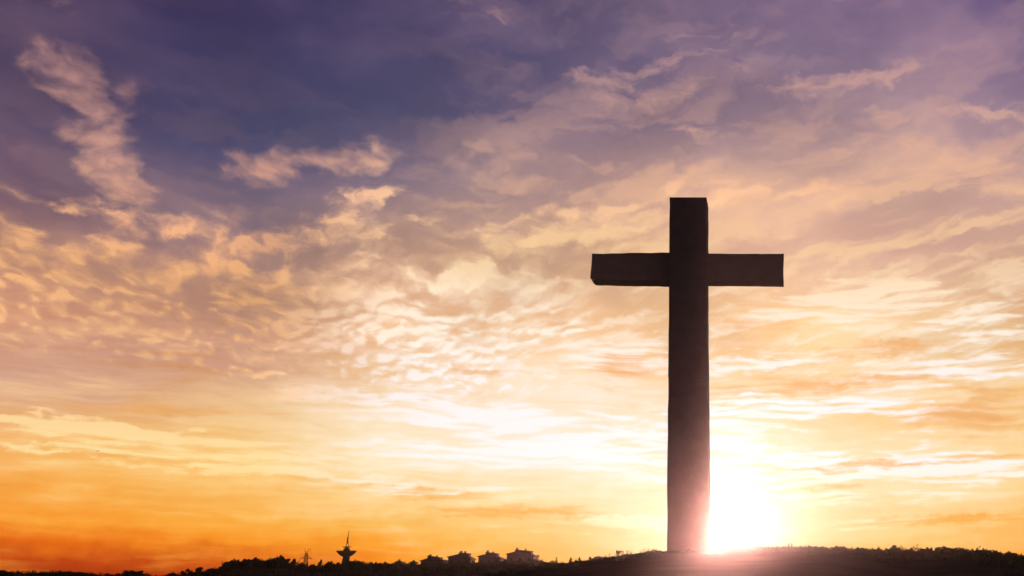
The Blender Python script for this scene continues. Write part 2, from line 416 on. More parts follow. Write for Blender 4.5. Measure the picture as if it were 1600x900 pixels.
class MB:
    """collects geometry and links it as one mesh object"""
    def __init__(self):
        self.v, self.f = [], []

    def add(self, verts, faces):
        o = len(self.v)
        self.v += [tuple(p) for p in verts]
        self.f += [tuple(i + o for i in f) for f in faces]

    def box(self, x0, x1, y0, y1, z0, z1):
        self.hexa([(x0, y0, z0), (x1, y0, z0), (x1, y1, z0), (x0, y1, z0)], [(x0, y0, z1), (x1, y0, z1), (x1, y1, z1), (x0, y1, z1)])

    def hexa(self, lo, hi):
        self.add(list(lo) + list(hi), [(3, 2, 1, 0), (4, 5, 6, 7), (0, 1, 5, 4), (1, 2, 6, 5), (2, 3, 7, 6), (3, 0, 4, 7)])

    def tube(self, pts, rad, n=8, caps=True):
        pts = [Vector(p) for p in pts]
        rad = rad if isinstance(rad, (list, tuple)) else [rad] * len(pts)
        rings = []
        for i, p in enumerate(pts):
            d = (pts[min(i + 1, len(pts) - 1)] - pts[max(i - 1, 0)]).normalized()
            a = d.cross(Vector((0.31, 0.17, 0.93)) if abs(d.z) < 0.9 else Vector((1, 0, 0))).normalized()
            b = d.cross(a)
            rings.append([p + (a * math.cos(2 * math.pi * k / n) + b * math.sin(2 * math.pi * k / n)) * rad[i] for k in range(n)])
        v = [q for r in rings for q in r]; f = []
        for i in range(len(pts) - 1):
            for k in range(n):
                f.append((i * n + k, i * n + (k + 1) % n, (i + 1) * n + (k + 1) % n, (i + 1) * n + k))
        if caps:
            f.append(tuple(range(n - 1, -1, -1))); f.append(tuple((len(pts) - 1) * n + k for k in range(n)))
        self.add(v, f)

    def lathe(self, prof, n=32, sx=1.0):
        v = [(r * math.cos(2 * math.pi * k / n) * sx, r * math.sin(2 * math.pi * k / n), z) for r, z in prof for k in range(n)]
        f = [(i * n + k, i * n + (k + 1) % n, (i + 1) * n + (k + 1) % n, (i + 1) * n + k) for i in range(len(prof) - 1) for k in range(n)]
        f.append(tuple(range(n - 1, -1, -1))); f.append(tuple((len(prof) - 1) * n + k for k in range(n)))
        self.add(v, f)

    def build(self, name, m, parent=None, smooth=False, loc=None):
        me = bpy.data.meshes.new(name)
        me.from_pydata(self.v, [], self.f); me.update()
        if smooth:
            for p in me.polygons: p.use_smooth = True
        me.materials.append(MATS[m])
        o = bpy.data.objects.new(name, me); COL.objects.link(o)
        if parent is not None: o.parent = parent
        if loc is not None: o.location = loc
        return o


def tag(o, label=None, cat=None, group=None, kind=None):
    if label: o['label'] = label
    if cat: o['category'] = cat
    if group: o['group'] = group
    if kind: o['kind'] = kind
    return o


def empty(name, loc, rz=0.0):
    o = bpy.data.objects.new(name, None); COL.objects.link(o)
    o.location = loc; o.rotation_euler = (0, 0, rz); o.empty_display_size = 0.5
    return o


# ================================================================== ground and hills
SKYLINE = [(-900, 893), (-300, 890), (0, 890), (20, 893), (55, 893), (103, 892), (150, 895), (170, 898), (188, 896), (215, 894), (240, 900), (262, 898), (290, 896), (315, 891), (335, 889),
           (350, 886), (366, 878), (390, 877), (420, 875), (440, 875), (465, 880), (490, 883), (520, 882), (550, 877), (590, 880), (640, 879), (662, 879), (740, 879), (790, 876), (840, 874),
           (870, 878), (880, 879), (910, 875), (950, 869), (1000, 864), (1043, 862), (1111, 862), (1140, 860), (1160, 857), (1190, 855), (1300, 855), (1350, 857), (1400, 857), (1450, 858), (1456, 860),
           (1500, 858), (1540, 860), (1562, 864), (1600, 868), (1900, 880), (2600, 892)]
SK_AZ = [azel(x, y)[0] for x, y in SKYLINE]
SK_EL = [azel(x, y + 2.5)[1] for x, y in SKYLINE]
SK_AZ = [-100.0, -70.0] + [a for a in SK_AZ if -60 < a < 50] + [70.0, 100.0]
SK_EL = [0.3, 0.3] + [e for (x, y), e in zip(SKYLINE, SK_EL) if -60 < azel(x, y + 2.5)[0] < 50] + [0.3, 0.3]
CROSS_D = 280.0


def ridge_dist(az):
    return 400.0 + 22.0 * math.sin(az * 0.21 + 0.6) + 12.0 * math.sin(az * 0.57 + 2.0)


def ridge_height(az):
    return EYE + ridge_dist(az) * math.tan(R(float(np.interp(az, SK_AZ, SK_EL))))


SPUR_R = CROSS_D - 6.0          # the cross stands on a spur of the hill, nearer than the ridge
KX, KY = P(CX, 862, CROSS_D).x, CROSS_D
KTOP = EYE + SPUR_R * math.tan(R(azel(CX, 862)[1]))


def smooth(t):
    t = min(1.0, max(0.0, t)); return t * t * (3 - 2 * t)


def spur(az, r):
    off = max(0.0, abs(az) - 2.4)
    h = EYE + SPUR_R * math.tan(R(float(np.interp(az, SK_AZ, SK_EL)) + (0.11 * (1 - smooth((abs(az) - 1.9) / 1.2))) - 0.05 - 0.02 * min(off, 1.0) - 0.9 * smooth((abs(az) - 5.0) / 9.0)))
    if r < SPUR_R: t = max(0.0, (r - 95.0) / (SPUR_R - 95.0)) ** 1.4
    elif r < SPUR_R + 12: t = 1.0
    else: t = 0.5 + 0.5 * math.cos(math.pi * min(1.0, (r - SPUR_R - 12) / 70.0))
    return (h + 0.4) * t - 0.4


def terrain(x, y):
    az, r = math.degrees(math.atan2(x, y)), math.hypot(x, y)
    Rr, H = ridge_dist(az), ridge_height(az)
    if r < Rr:
        t = max(0.0, (r - 170.0) / (Rr - 170.0)); z = (H + 0.4) * t ** 1.45 - 0.4
    else:
        t = min(1.0, (r - Rr) / 600.0); z = H * (1.0 - 0.45 * (3 * t * t - 2 * t ** 3))
    n = mnoise.noise(Vector((x * 0.05, y * 0.05, 0.3))) * 0.35 + mnoise.noise(Vector((x * 0.17, y * 0.17, 7.0))) * 0.14
    z += n * min(1.0, max(0.0, z + 0.4) / 3.0) * (0.6 if r < Rr else 1.0)
    k = spur(az, r) if abs(az) < 19 and r < 372 else -0.4
    k += 0.10 * mnoise.noise(Vector((x * 0.3, y * 0.3, 3.0)))
    return max(z, k)


azs = np.concatenate([np.linspace(-80, -38, 22)[:-1], np.linspace(-38, 22, 361), np.linspace(22, 60, 20)[1:]])
rs = np.concatenate([np.linspace(90, 370, 125), np.linspace(373, 440, 28), np.linspace(446, 464, 4)])
vv, ff = [], []
for a in azs:
    for r in rs:
        x, y = r * math.sin(R(a)), r * math.cos(R(a))
        vv.append((x, y, terrain(x, y)))
nr = len(rs)
for i in range(len(azs) - 1):
    for j in range(nr - 1):
        ff.append((i * nr + j, i * nr + j + 1, (i + 1) * nr + j + 1, (i + 1) * nr + j))
hm = MB(); hm.add(vv, [f[::-1] for f in ff])
hills = tag(hm.build('hills', 'soil', smooth=True), kind='structure')
gm = MB(); gm.add([(-870, -472, -0.15), (870, -472, -0.15), (870, 472, -0.15), (-870, 472, -0.15)], [(0, 1, 2, 3)])
tag(gm.build('ground', 'soil'), kind='structure')

# dry grass on the knoll and along the hillside facing us: uncountable blades, one object
gb = MB()
for _ in range(22000):
    a = random.random() * 2 * math.pi; q = math.sqrt(random.random())
    x, y = KX + math.cos(a) * q * 70, KY - 7 + math.sin(a) * q * 11
    z = terrain(x, y)
    h = random.uniform(0.2, 0.5) + 1.1 * max(0.0, mnoise.noise(Vector((x * .35, y * .35, 1.0)))) * random.random(); w = 0.045; t = random.random() * math.pi
    lx, ly = random.uniform(-.12, .12), random.uniform(-.12, .12)
    gb.add([(x - w * math.cos(t), y - w * math.sin(t), z - 0.03), (x + w * math.cos(t), y + w * math.sin(t), z - 0.03), (x + lx, y + ly, z + h)], [(0, 1, 2)])
tag(gb.build('grass', 'grass'), 'rough dry grass on the hill crest round the foot of the cross', 'grass', kind='stuff')

# low undergrowth over the crest and the slope below it: one tangled mass, not countable
ub = MB()
ur = np.random.default_rng(3)
for k in range(1150):
    if k < 510:
        a = ur.uniform(-11, 11); r = SPUR_R - abs(ur.normal()) * 7 + 2
        hh, ww = ur.uniform(.3, 1.15) * (1.0 if abs(a) > 1.6 else 0.6), ur.uniform(.7, 1.9)
    else:
        a = ur.uniform(-35, 19); r = ridge_dist(a) - abs(ur.normal()) * 26
        hh, ww = ur.uniform(.4, 1.2), ur.uniform(1.0, 2.6)
    x, y = r * math.sin(R(a)), r * math.cos(R(a)); z = terrain(x, y)
    for _ in range(46):
        d = ur.normal(size=3); d /= np.linalg.norm(d); q = ur.uniform(.35, 1.0)
        c = np.array([x + d[0] * ww * q, y + d[1] * ww * q, z + abs(d[2]) * hh * q])
        u = ur.normal(size=3); u /= np.linalg.norm(u); v = np.cross(u, ur.normal(size=3)); v /= np.linalg.norm(v)
        sz = ur.uniform(.12, .30)
        ub.add([c - u * sz, c + v * sz * .6, c + u * sz, c - v * sz * .6], [(0, 1, 2, 3)])
tag(ub.build('undergrowth', 'leaf'), 'tangled dark undergrowth over the hill crest and slopes', 'undergrowth', kind='stuff')

# ================================================================== the cross
CDEPTH_ROT = R(-4.2)


def slab(name, outline, y0, y1, m, parent, seed, jitter):
    """thick board with a hand-cast outline: outline is a closed ring of (x, z)"""
    b = MB(); n = len(outline)
    def w(x, y, z):
        return (x + jitter * mnoise.noise(Vector((x * .22 + seed, y * .18, z * .2))), y + jitter * mnoise.noise(Vector((x * .5, y * .4 + seed, z * .45))), z + 0.6 * jitter * mnoise.noise(Vector((x * .6, y * .4, z * .5 + seed))))
    ys = [y0, y0 + 0.09, y0 + (y1 - y0) * .33, y0 + (y1 - y0) * .66, y1 - 0.09, y1]
    cxm = sum(p[0] for p in outline) / n; czm = sum(p[1] for p in outline) / n
    rings = []
    for k, y in enumerate(ys):
        ins = 0.09 if k in (0, len(ys) - 1) else 0.0
        rings.append([w(x - math.copysign(min(ins, abs(x - cxm)), x - cxm), y, z - math.copysign(min(ins, abs(z - czm)), z - czm)) for x, z in outline])
    v = [p for r in rings for p in r]; f = []
    for k in range(len(ys) - 1):
        for i in range(n):
            f.append((k * n + i, k * n + (i + 1) % n, (k + 1) * n + (i + 1) % n, (k + 1) * n + i))
    f.append(tuple(range(n - 1, -1, -1))); f.append(tuple((len(ys) - 1) * n + i for i in range(n)))
    b.add(v, f)
    return b.build(name, m, parent)


base = P(CX, 862, CROSS_D)
cross = empty('cross', (P(1077, 600, CROSS_D).x, CROSS_D, KTOP - 0.6), CDEPTH_ROT)
CU = 1.7                      # size of its roughness against a post of two metres
tag(cross, 'tall dark concrete cross standing against the sunset on the hill crest', 'cross')


def cl(px, py, half=4.6):
    # where the sight line meets the rotated front face
    x, y, z = ray(px, py)
    c_, s_ = math.cos(CDEPTH_ROT), math.sin(CDEPTH_ROT)
    n = (s_, -c_)                                            # outward normal of the front face, in plan
    fx, fy = cross.location.x + n[0] * half, cross.location.y + n[1] * half
    k = (fx * n[0] + fy * n[1]) / (x * n[0] + y * n[1])
    qx, qy = x * k - cross.location.x, y * k - cross.location.y
    return qx * c_ + qy * s_, EYE + z * k - cross.location.z


PD_ = 9.2                     # thickness of the post
bot = -1.6
left_edge = [(1042.3, 862), (1042.3, 800), (1042.6, 700), (1043.6, 640), (1044.2, 590), (1044.8, 520), (1045.3, 450), (1045.6, 400), (1046, 350), (1046.2, 308)]
right_edge = [(1107.6, 308), (1107.6, 350), (1107.6, 400), (1107.8, 450), (1108.2, 500), (1108.5, 560), (1108.9, 590), (1109.2, 640), (1109.6, 690), (1110.4, 720), (1110.6, 800), (1110.8, 862)]
seam = 590


def densify(pts, k=3):
    out = []
    for a, b in zip(pts, pts[1:]):
        for i in range(k):
            out.append((a[0] + (b[0] - a[0]) * i / k, a[1] + (b[1] - a[1]) * i / k))
    return out + [pts[-1]]


# the side face turned towards us takes 3 px of the width seen on the right
SIDE = 3.6
L = [cl(x, y) for x, y in densify(left_edge)]
Rr_ = [cl(x - SIDE, y) for x, y in densify(right_edge)]
zs_ = cl(1077, seam)[1]
lo_ring = [(L[0][0], bot)] + [p for p in L if p[1] < zs_ - 0.01] + [(np.interp(zs_, [p[1] for p in L], [p[0] for p in L]), zs_)] + \
          [(np.interp(-zs_, [-p[1] for p in Rr_], [p[0] for p in Rr_]), zs_)] + [p for p in Rr_ if p[1] < zs_ - 0.01] + [(Rr_[-1][0], bot)]
hi_ring = [(np.interp(zs_, [p[1] for p in L], [p[0] for p in L]) + 0.01, zs_ + 0.14)] + [p for p in L if p[1] > zs_ + 0.28] + [p for p in Rr_ if p[1] > zs_ + 0.28] + \
          [(np.interp(-zs_, [-p[1] for p in Rr_], [p[0] for p in Rr_]) - 0.01, zs_ + 0.14)]
post = slab('post', [(float(a), float(b)) for a, b in lo_ring[::-1]], -PD_ / 2, PD_ / 2, 'concrete', cross, 1.0, 0.17)
slab('upper_post', [(float(a), float(b)) for a, b in hi_ring[::-1]], -PD_ / 2 + 0.03, PD_ / 2 - 0.03, 'concrete', cross, 5.0, 0.17)
core = MB(); xm0 = float(np.interp(zs_, [p[1] for p in L], [p[0] for p in L])); xm1 = float(np.interp(-zs_, [-p[1] for p in Rr_], [p[0] for p in Rr_]))
core.box(xm0 + .14, xm1 - .14, -PD_ / 2 + .16, PD_ / 2 - .16, zs_ - .3, zs_ + .5); core.build('joint', 'concrete', cross)
BD = 6.4


def arm(name, pts, seed):
    ring = [cl(x, y, BD / 2) for x, y in densify(pts + [pts[0]], 4)[:-1]]
    return slab(name, ring, -BD / 2, BD / 2, 'concrete', cross, seed, 0.2)


arm('crossbeam', [(925.5, 396.5), (985, 395), (1049, 394.5), (1049, 438.5), (1000, 438), (960, 437.5), (925.5, 436.5), (922.4, 434)], 9.0)
arm('crossbeam', [(1104, 396), (1180, 396.6), (1224.5, 396), (1224.5, 439), (1170, 438), (1104, 437.5)], 13.0)

# ================================================================== houses on the ridge
def house(name, label, cat, group, D, eaveL, boxL, boxR, eaveR, top_l, top_r, eave_yL, eave_yR, join_yL, join_yR, chims, base_y, depth):
    """pixel silhouette -> real house: hipped tile roof with a raised attic storey under a lean-to roof, two chimneys"""
    q = lambda x, y: P(x, y, D)
    c = q((eaveL + eaveR) / 2, base_y)
    zb = c.z - 3.0
    root = empty(name, (c.x, D, zb)); tag(root, label, cat, group)
    X = lambda px, py=870: q(px, py).x - c.x
    Z = lambda py, px=None: q((eaveL + eaveR) / 2, py).z - zb
    d = depth / 2
    xl, xr = X(eaveL), X(eaveR); bl, br = X(boxL), X(boxR)
    ze_l, ze_r, zj_l, zj_r = Z(eave_yL), Z(eave_yR), Z(join_yL), Z(join_yR)
    ov = 0.5
    w = MB(); zw = lambda x: ze_l + (ze_r - ze_l) * (x - xl) / (xr - xl) - 0.1
    w.hexa([(xl + ov, -d + ov, 0), (xr - ov, -d + ov, 0), (xr - ov, d - ov, 0), (xl + ov, d - ov, 0)], [(x, y, zw(x)) for x, y in ((xl + ov, -d + ov), (xr - ov, -d + ov), (xr - ov, d - ov), (xl + ov, d - ov))]); w.build('wall', 'plaster', root)
    r = MB()
    dz = 0.22
    for s in (0.0,):
        lo = [(xl, -d, ze_l - dz), (xr, -d, ze_r - dz), (xr, d, ze_r - dz), (xl, d, ze_l - dz)]
        mid = [(xl, -d, ze_l), (xr, -d, ze_r), (xr, d, ze_r), (xl, d, ze_l)]
        up = [(bl + .05, -d * .45, zj_l), (br - .05, -d * .45, zj_r), (br - .05, d * .45, zj_r), (bl + .05, d * .45, zj_l)]
    r.add(lo + mid + up, [(3, 2, 1, 0), (0, 1, 5, 4), (1, 2, 6, 5), (2, 3, 7, 6), (3, 0, 4, 7), (4, 5, 9, 8), (5, 6, 10, 9), (6, 7, 11, 10), (7, 4, 8, 11), (8, 9, 10, 11)])
    ro = r.build('roof', 'tile', root)
    at = MB(); zt_l, zt_r = Z(top_l), Z(top_r)
    at.hexa([(bl, -d * .42, min(zj_l, zj_r) - .6), (br, -d * .42, min(zj_l, zj_r) - .6), (br, d * .42, min(zj_l, zj_r) - .6), (bl, d * .42, min(zj_l, zj_r) - .6)],
            [(bl, -d * .42, zt_l - .18), (br, -d * .42, zt_r - .18), (br, d * .42, zt_r - .18), (bl, d * .42, zt_l - .18)])
    at.build('attic', 'plaster', root)
    tr = MB(); e = 0.12
    tr.hexa([(bl - e, -d * .5, zt_l - .176), (br + e, -d * .5, zt_r - .176), (br + e, d * .5, zt_r - .176), (bl - e, d * .5, zt_l - .176)],
            [(bl - e, -d * .5, zt_l), (br + e, -d * .5, zt_r), (br + e, d * .5, zt_r), (bl - e, d * .5, zt_l)])
    tr.build('attic_roof', 'tile', root)
    for (cx_, cy_, w_) in chims:
        x = X(cx_); f_ = (x - bl) / (br - bl); z0 = zt_l + (zt_r - zt_l) * f_ - 0.15; z1 = Z(cy_); h = w_ * D / F / 2
        ch = MB(); ch.box(x - h, x + h, -h * 1.3, h * 1.3, z0, z1 - .16); ch.box(x - h - .12, x + h + .12, -h * 1.3 - .12, h * 1.3 + .12, z1 - .157, z1)
        ch.build('chimney', 'brick', ro)
    # windows and a door on the side that faces us, in the shade
    wz = min(ze_l, ze_r) - 1.9
    n = 3 if xr - xl > 8 else 2
    for k in range(n):
        x = xl + ov + (xr - xl - 2 * ov) * (k + 0.5) / n
        if wz < 0.9: continue
        g = MB(); g.box(x - .5, x + .5, -d + ov - .05, -d + ov - .003, wz, wz + 1.2); fr = g.build('window', 'wood', root)
        p_ = MB(); p_.box(x - .42, x - .03, -d + ov - .07, -d + ov - .053, wz + .08, wz + 1.12); p_.box(x + .03, x + .42, -d + ov - .07, -d + ov - .053, wz + .08, wz + 1.12)
        p_.build('pane', 'glass', fr)
    return root


HG = 'villas in a row on the ridge'
house('hilltop_house', 'lowest and leftmost of the four big dark roofed villas on the ridge', 'house', HG, 405, 660.5, 670, 690, 699, 868.2, 871, 876.4, 875, 872.2, 874.2, [(672.3, 866.4, 3.0), (682.6, 868, 2.2)], 880, 9.5)
house('hilltop_house', 'dark villa with two close chimneys between the lowest villa and the third roof', 'house', HG, 402, 702.6, 718.5, 734, 741, 863.4, 864.8, 870.3, 873.5, 865.6, 868.6, [(720.3, 861.1, 2.8), (726.4, 861.5, 2.4)], 880, 10)
house('hilltop_house', 'dark villa with stepped roof just left of the largest villa', 'house', HG, 399, 749.3, 760.3, 778.4, 787, 862.6, 864.8, 869.4, 872.8, 865.8, 868.6, [(761.8, 860.2, 2.8), (770.4, 862, 2.2)], 879, 10)
house('hilltop_house', 'largest villa on the ridge with a long raised attic and two chimneys', 'house', HG, 396, 794, 806.2, 831.2, 839, 859, 861, 866, 869, 862, 864.8, [(807.8, 856, 2.6), (820.9, 857.6, 2.2)], 877, 12)
SG = 'small huts left of the villas'
house('hilltop_hut', 'small squat hut with one chimney nearest the tower', 'hut', SG, 398, 619, 621, 628.5, 630, 876.4, 877, 878.6, 878.8, 877.2, 877.6, [(624.6, 874.2, 2.6)], 880, 5)
house('hilltop_hut', 'small squat hut with one chimney next to the lowest villa', 'hut', SG, 400, 641.5, 644, 650.5, 652.5, 877, 877.4, 879, 879, 877.8, 878, [(647, 875, 2.4)], 880.5, 5)

# ================================================================== revolving-bowl lookout tower
TD = 425.0
tb = P(539.5, 884, TD)
tz = terrain(tb.x, TD) - 0.5
tower = tag(empty('lookout_tower', (tb.x, TD, tz)), 'lookout tower with a wide bowl, flat disc and thin mast on top', 'tower')
tw = lambda px: (px - 539.5) * TD / F * 1.0
tzr = lambda py: P(539.5, py, TD).z - tz
k_ = P(540.5, 860, TD).x - P(539.5, 860, TD).x
m_ = MB(); m_.lathe([(7.4 * k_, 0), (7.2 * k_, tzr(886)), (6.2 * k_, tzr(880)), (5.2 * k_, tzr(874)), (4.7 * k_, tzr(870)), (4.6 * k_, tzr(868))], 28); m_.build('shaft', 'paint', tower, True)
m_ = MB(); m_.lathe([(4.4 * k_, tzr(870.2)), (6.5 * k_, tzr(869.4)), (9.5 * k_, tzr(867.6)), (12.3 * k_, tzr(865.2)), (14.2 * k_, tzr(863)), (15.4 * k_, tzr(861.8)), (15.4 * k_, tzr(861.2)), (13.8 * k_, tzr(861.0)), (4.0 * k_, tzr(861.1))], 40); m_.build('bowl', 'paint', tower, True)
m_ = MB(); m_.lathe([(5.1 * k_, tzr(861.3)), (5.1 * k_, tzr(858.2)), (4.6 * k_, tzr(857.6)), (4.6 * k_, tzr(857)), (2.6 * k_, tzr(856.8)), (2.4 * k_, tzr(855.6))], 28); m_.build('cabin', 'paint', tower)
m_ = MB(); m_.lathe([(2.2 * k_, tzr(856)), (4.4 * k_, tzr(855.4)), (6.6 * k_, tzr(854.5)), (6.7 * k_, tzr(854.0)), (2.0 * k_, tzr(853.9))], 28); m_.build('disc', 'paint', tower)
for a in (0.35, 0.35 + 2.094, 0.35 + 4.189):
    m_ = MB(); m_.tube([(2.6 * k_ * math.cos(a), 2.6 * k_ * math.sin(a), tzr(854.2)), (0.5 * k_ * math.cos(a), 0.5 * k_ * math.sin(a), tzr(844.5))], 0.12, 6); m_.build('strut', 'steel', tower)
m_ = MB(); m_.tube([(0, 0, tzr(849)), (0, 0, tzr(843)), (0.1, 0, tzr(838)), (0.25, 0, tzr(833)), (0.3, 0, tzr(829))], [0.22, 0.27, 0.16, 0.10, 0.05], 8); m_.build('mast', 'steel', tower)
m_ = MB(); m_.tube([(6.3 * k_, -1.0, tzr(884)), (6.6 * k_, -1.0, tzr(868))], 0.22, 6); m_.build('side_pole', 'steel', tower)
m_ = MB()
for k in range(28):
    a0, a1 = 2 * math.pi * k / 28, 2 * math.pi * (k + 1) / 28
    rr = 14.9 * k_
    m_.tube([(rr * math.cos(a0), rr * math.sin(a0), tzr(860.3)), (rr * math.cos(a1), rr * math.sin(a1), tzr(860.3))], 0.035, 4)
    m_.tube([(rr * math.cos(a0), rr * math.sin(a0), tzr(861.2)), (rr * math.cos(a0), rr * math.sin(a0), tzr(860.3))], 0.03, 4)
m_.build('railing', 'steel', tower)

# ================================================================== electricity pylon
YD = 445.0
pb = P(477, 884, YD); yz = terrain(pb.x, YD) - 0.3
pyl = tag(empty('electricity_pylon', (pb.x, YD, yz)), 'lattice electricity pylon with a forked head above the trees', 'pylon')
pxx = lambda px: (P(px, 870, YD).x - pb.x)
pz = lambda py: P(477, py, YD).z - yz
lt = 0.085
prof = [(0.0, 1.2), (pz(884), 0.85), (pz(872.5), 0.55), (pz(864), 0.36)]
for sx in (-1, 1):
    for sy in (-1, 1):
        m_ = MB(); m_.tube([(sx * h, sy * h * .9, z) for z, h in prof], lt, 5); m_.build('leg', 'steel', pyl)
m_ = MB()
zz = np.linspace(0.0, pz(864), 10)
for a, b in zip(zz, zz[1:]):
    ha, hb = np.interp(a, [p[0] for p in prof], [p[1] for p in prof]), np.interp(b, [p[0] for p in prof], [p[1] for p in prof])
    for s in (-1, 1):
        m_.tube([(-ha, s * ha * .9, a), (hb, s * hb * .9, b)], .055, 4); m_.tube([(ha, s * ha * .9, a), (-hb, s * hb * .9, b)], .055, 4)
        m_.tube([(s * ha, -ha * .9, a), (s * hb, hb * .9, b)], .055, 4); m_.tube([(s * ha, ha * .9, a), (s * hb, -hb * .9, b)], .055, 4)
m_.build('bracing', 'steel', pyl)
for s in (-1, 1):
    tip = (s * abs(pxx(488)), 0, pz(873.2))
    m_ = MB()
    m_.tube([(s * .45, 0, pz(868)), tip], .08, 5); m_.tube([(s * .5, -.3, pz(872.4)), tip], .08, 5); m_.tube([(s * .5, .3, pz(872.4)), tip], .08, 5)
    for t in (.3, .6):
        xa = s * .45 + (tip[0] - s * .45) * t
        m_.tube([(xa, 0, pz(868) + (tip[2] - pz(868)) * t), (xa, 0, pz(872.4) + (tip[2] - pz(872.4)) * t)], .05, 4)
    m_.build('crossarm', 'steel', pyl)
    m_ = MB(); m_.tube([(s * .34, 0, pz(864)), (s * .75, 0, pz(861)), (s * abs(pxx(481.6)), 0, pz(857))], [.09, .08, .06], 5)
    m_.tube([(s * .04, 0, pz(862.4)), (s * .75, 0, pz(860.8))], .07, 5); m_.build('horn', 'steel', pyl)
m_ = MB(); m_.tube([(abs(pxx(481.6)), 0, pz(857.4)), (abs(pxx(483.6)), 0, pz(858)), (abs(pxx(485)), 0, pz(860.4)), (abs(pxx(484.9)), 0, pz(864))], .07, 5); m_.build('insulator', 'steel', pyl)

# ================================================================== pavilion with a pointed roof on the right-hand ridge
VD = 400.0
vb = P(1178.5, 856, VD); vz = terrain(vb.x, VD) - 1.2
pav = tag(empty('hilltop_pavilion', (vb.x, VD, vz)), 'pavilion with a pointed flared roof and long side roof right of the cross', 'pavilion')
vx = lambda px: P(px, 852, VD).x - vb.x
vzr = lambda py: P(1178.5, py, VD).z - vz
prof = [(1.75, vzr(850.3)), (1.5, vzr(849.6)), (1.05, vzr(848.3)), (0.62, vzr(847)), (0.36, vzr(845.7)), (0.2, vzr(844.2)), (0.09, vzr(842.6)), (0.03, vzr(841))]
m_ = MB()
n = 8
prof_w = [(r * 0.98, z) for r, z in prof]
m_.lathe([(1.75 * .98, vzr(850.3) - .18)] + prof_w, n); m_.build('pointed_roof', 'tile', pav)
for k in range(8):
    a = 2 * math.pi * (k + .5) / 8
    m_ = MB(); m_.tube([(1.25 * math.cos(a), 1.25 * math.sin(a), 0), (1.25 * math.cos(a), 1.25 * math.sin(a), vzr(850.3) - .1)], .11, 6); m_.build('column', 'wood', pav)
m_ = MB(); m_.lathe([(1.0, 0.0), (1.0, vzr(850.6))], 8); m_.build('wall', 'plaster', pav)
m_ = MB(); x0, x1 = vx(1181), vx(1193)
m_.hexa([(x0, -1.6, vzr(850.4)), (x1, -1.6, vzr(853.2)), (x1, 1.6, vzr(853.2)), (x0, 1.6, vzr(850.4))], [(x0, -1.5, vzr(848.9)), (x1 - .5, -1.5, vzr(851.6)), (x1 - .5, 1.5, vzr(851.6)), (x0, 1.5, vzr(848.9))])
m_.build('side_roof', 'tile', pav)
m_ = MB(); m_.box(x0 + .2, x1 - .6, -1.2, 1.2, 0, vzr(853.4)); m_.build('side_hall', 'plaster', pav)

# ================================================================== trees along the skyline
def leaf_quads(b, cx, cy, cz, rx, ry, rz, n, size, seed, shell=0.55):
    r_ = np.random.default_rng(seed)
    for _ in range(n):
        d = r_.normal(size=3); d /= np.linalg.norm(d)
        q = shell + (1 - shell) * r_.random() if r_.random() < .75 else r_.random()
        c = np.array([cx + d[0] * rx * q, cy + d[1] * ry * q, cz + d[2] * rz * q])
        u = r_.normal(size=3); u /= np.linalg.norm(u); v = np.cross(u, r_.normal(size=3)); v /= np.linalg.norm(v)
        s = size * (0.6 + 0.8 * r_.random()); t = s * (0.45 + 0.3 * r_.random())
        b.add([c - u * s, c + v * t, c + u * s, c - v * t], [(0, 1, 2, 3)])


def branch(b, p, d, ln, r, depth, rnd, tips, spread=0.55):
    q = p + d * ln
    mid = p + d * ln * .5 + Vector((rnd.uniform(-1, 1), rnd.uniform(-1, 1), 0)) * ln * .05
    b.tube([p, mid, q], [r, r * .8, r * .6], 5, False)
    if depth == 0:
        tips.append(q); return
    for _ in range(rnd.choice((2, 3))):
        nd = (d + Vector((rnd.uniform(-1, 1), rnd.uniform(-1, 1), rnd.uniform(-.25, .6))) * spread).normalized()
        branch(b, q if rnd.random() < .7 else p + d * ln * rnd.uniform(.5, .95), nd, ln * rnd.uniform(.6, .8), r * .58, depth - 1, rnd, tips, spread)


# every prototype is one unit tall; width is the crown's diameter in the same units
def proto_round(seed):
    rnd = random.Random(seed); t, c = MB(), MB()
    t.tube([(0, 0, 0), (.015, .01, .25), (0, 0, .62)], [.035, .027, .012], 6)
    for k in range(5):
        a = k * 1.257 + rnd.random(); t.tube([(0, 0, .3 + .05 * k), (.24 * math.cos(a), .24 * math.sin(a), .5 + .06 * k)], [.014, .006], 4)
    leaf_quads(c, 0, 0, .62, .33, .33, .34, 420, .055, seed)
    for k in range(8):
        a = 2 * math.pi * k / 8 + rnd.uniform(-.3, .3); q = rnd.uniform(.22, .30); r = rnd.uniform(.16, .22)
        leaf_quads(c, q * math.cos(a), q * math.sin(a), rnd.uniform(.5, .78), r, r, r * .85, 110, .05, seed + 17 * k)
    return t, c, 'leaf'


def proto_clump(seed):
    rnd = random.Random(seed); t, c = MB(), MB()
    tips = []
    branch(t, Vector((0, 0, 0)), Vector((rnd.uniform(-.1, .1), 0, 1)).normalized(), .40, .04, 3, rnd, tips, .75)
    zmax = max(p.z for p in tips)
    for k, p in enumerate(tips):
        p = Vector((p.x, p.y, p.z / zmax * .86)); r = rnd.uniform(.07, .13)
        leaf_quads(c, p.x, p.y, p.z, r * 1.25, r * 1.25, r * .9, 60, .04, seed + 31 * k, .4)
    leaf_quads(c, 0, 0, .5, .26, .26, .2, 160, .05, seed + 5)
    t.v = [(x, y, z / zmax * .86) for x, y, z in t.v]
    return t, c, 'leaf2'


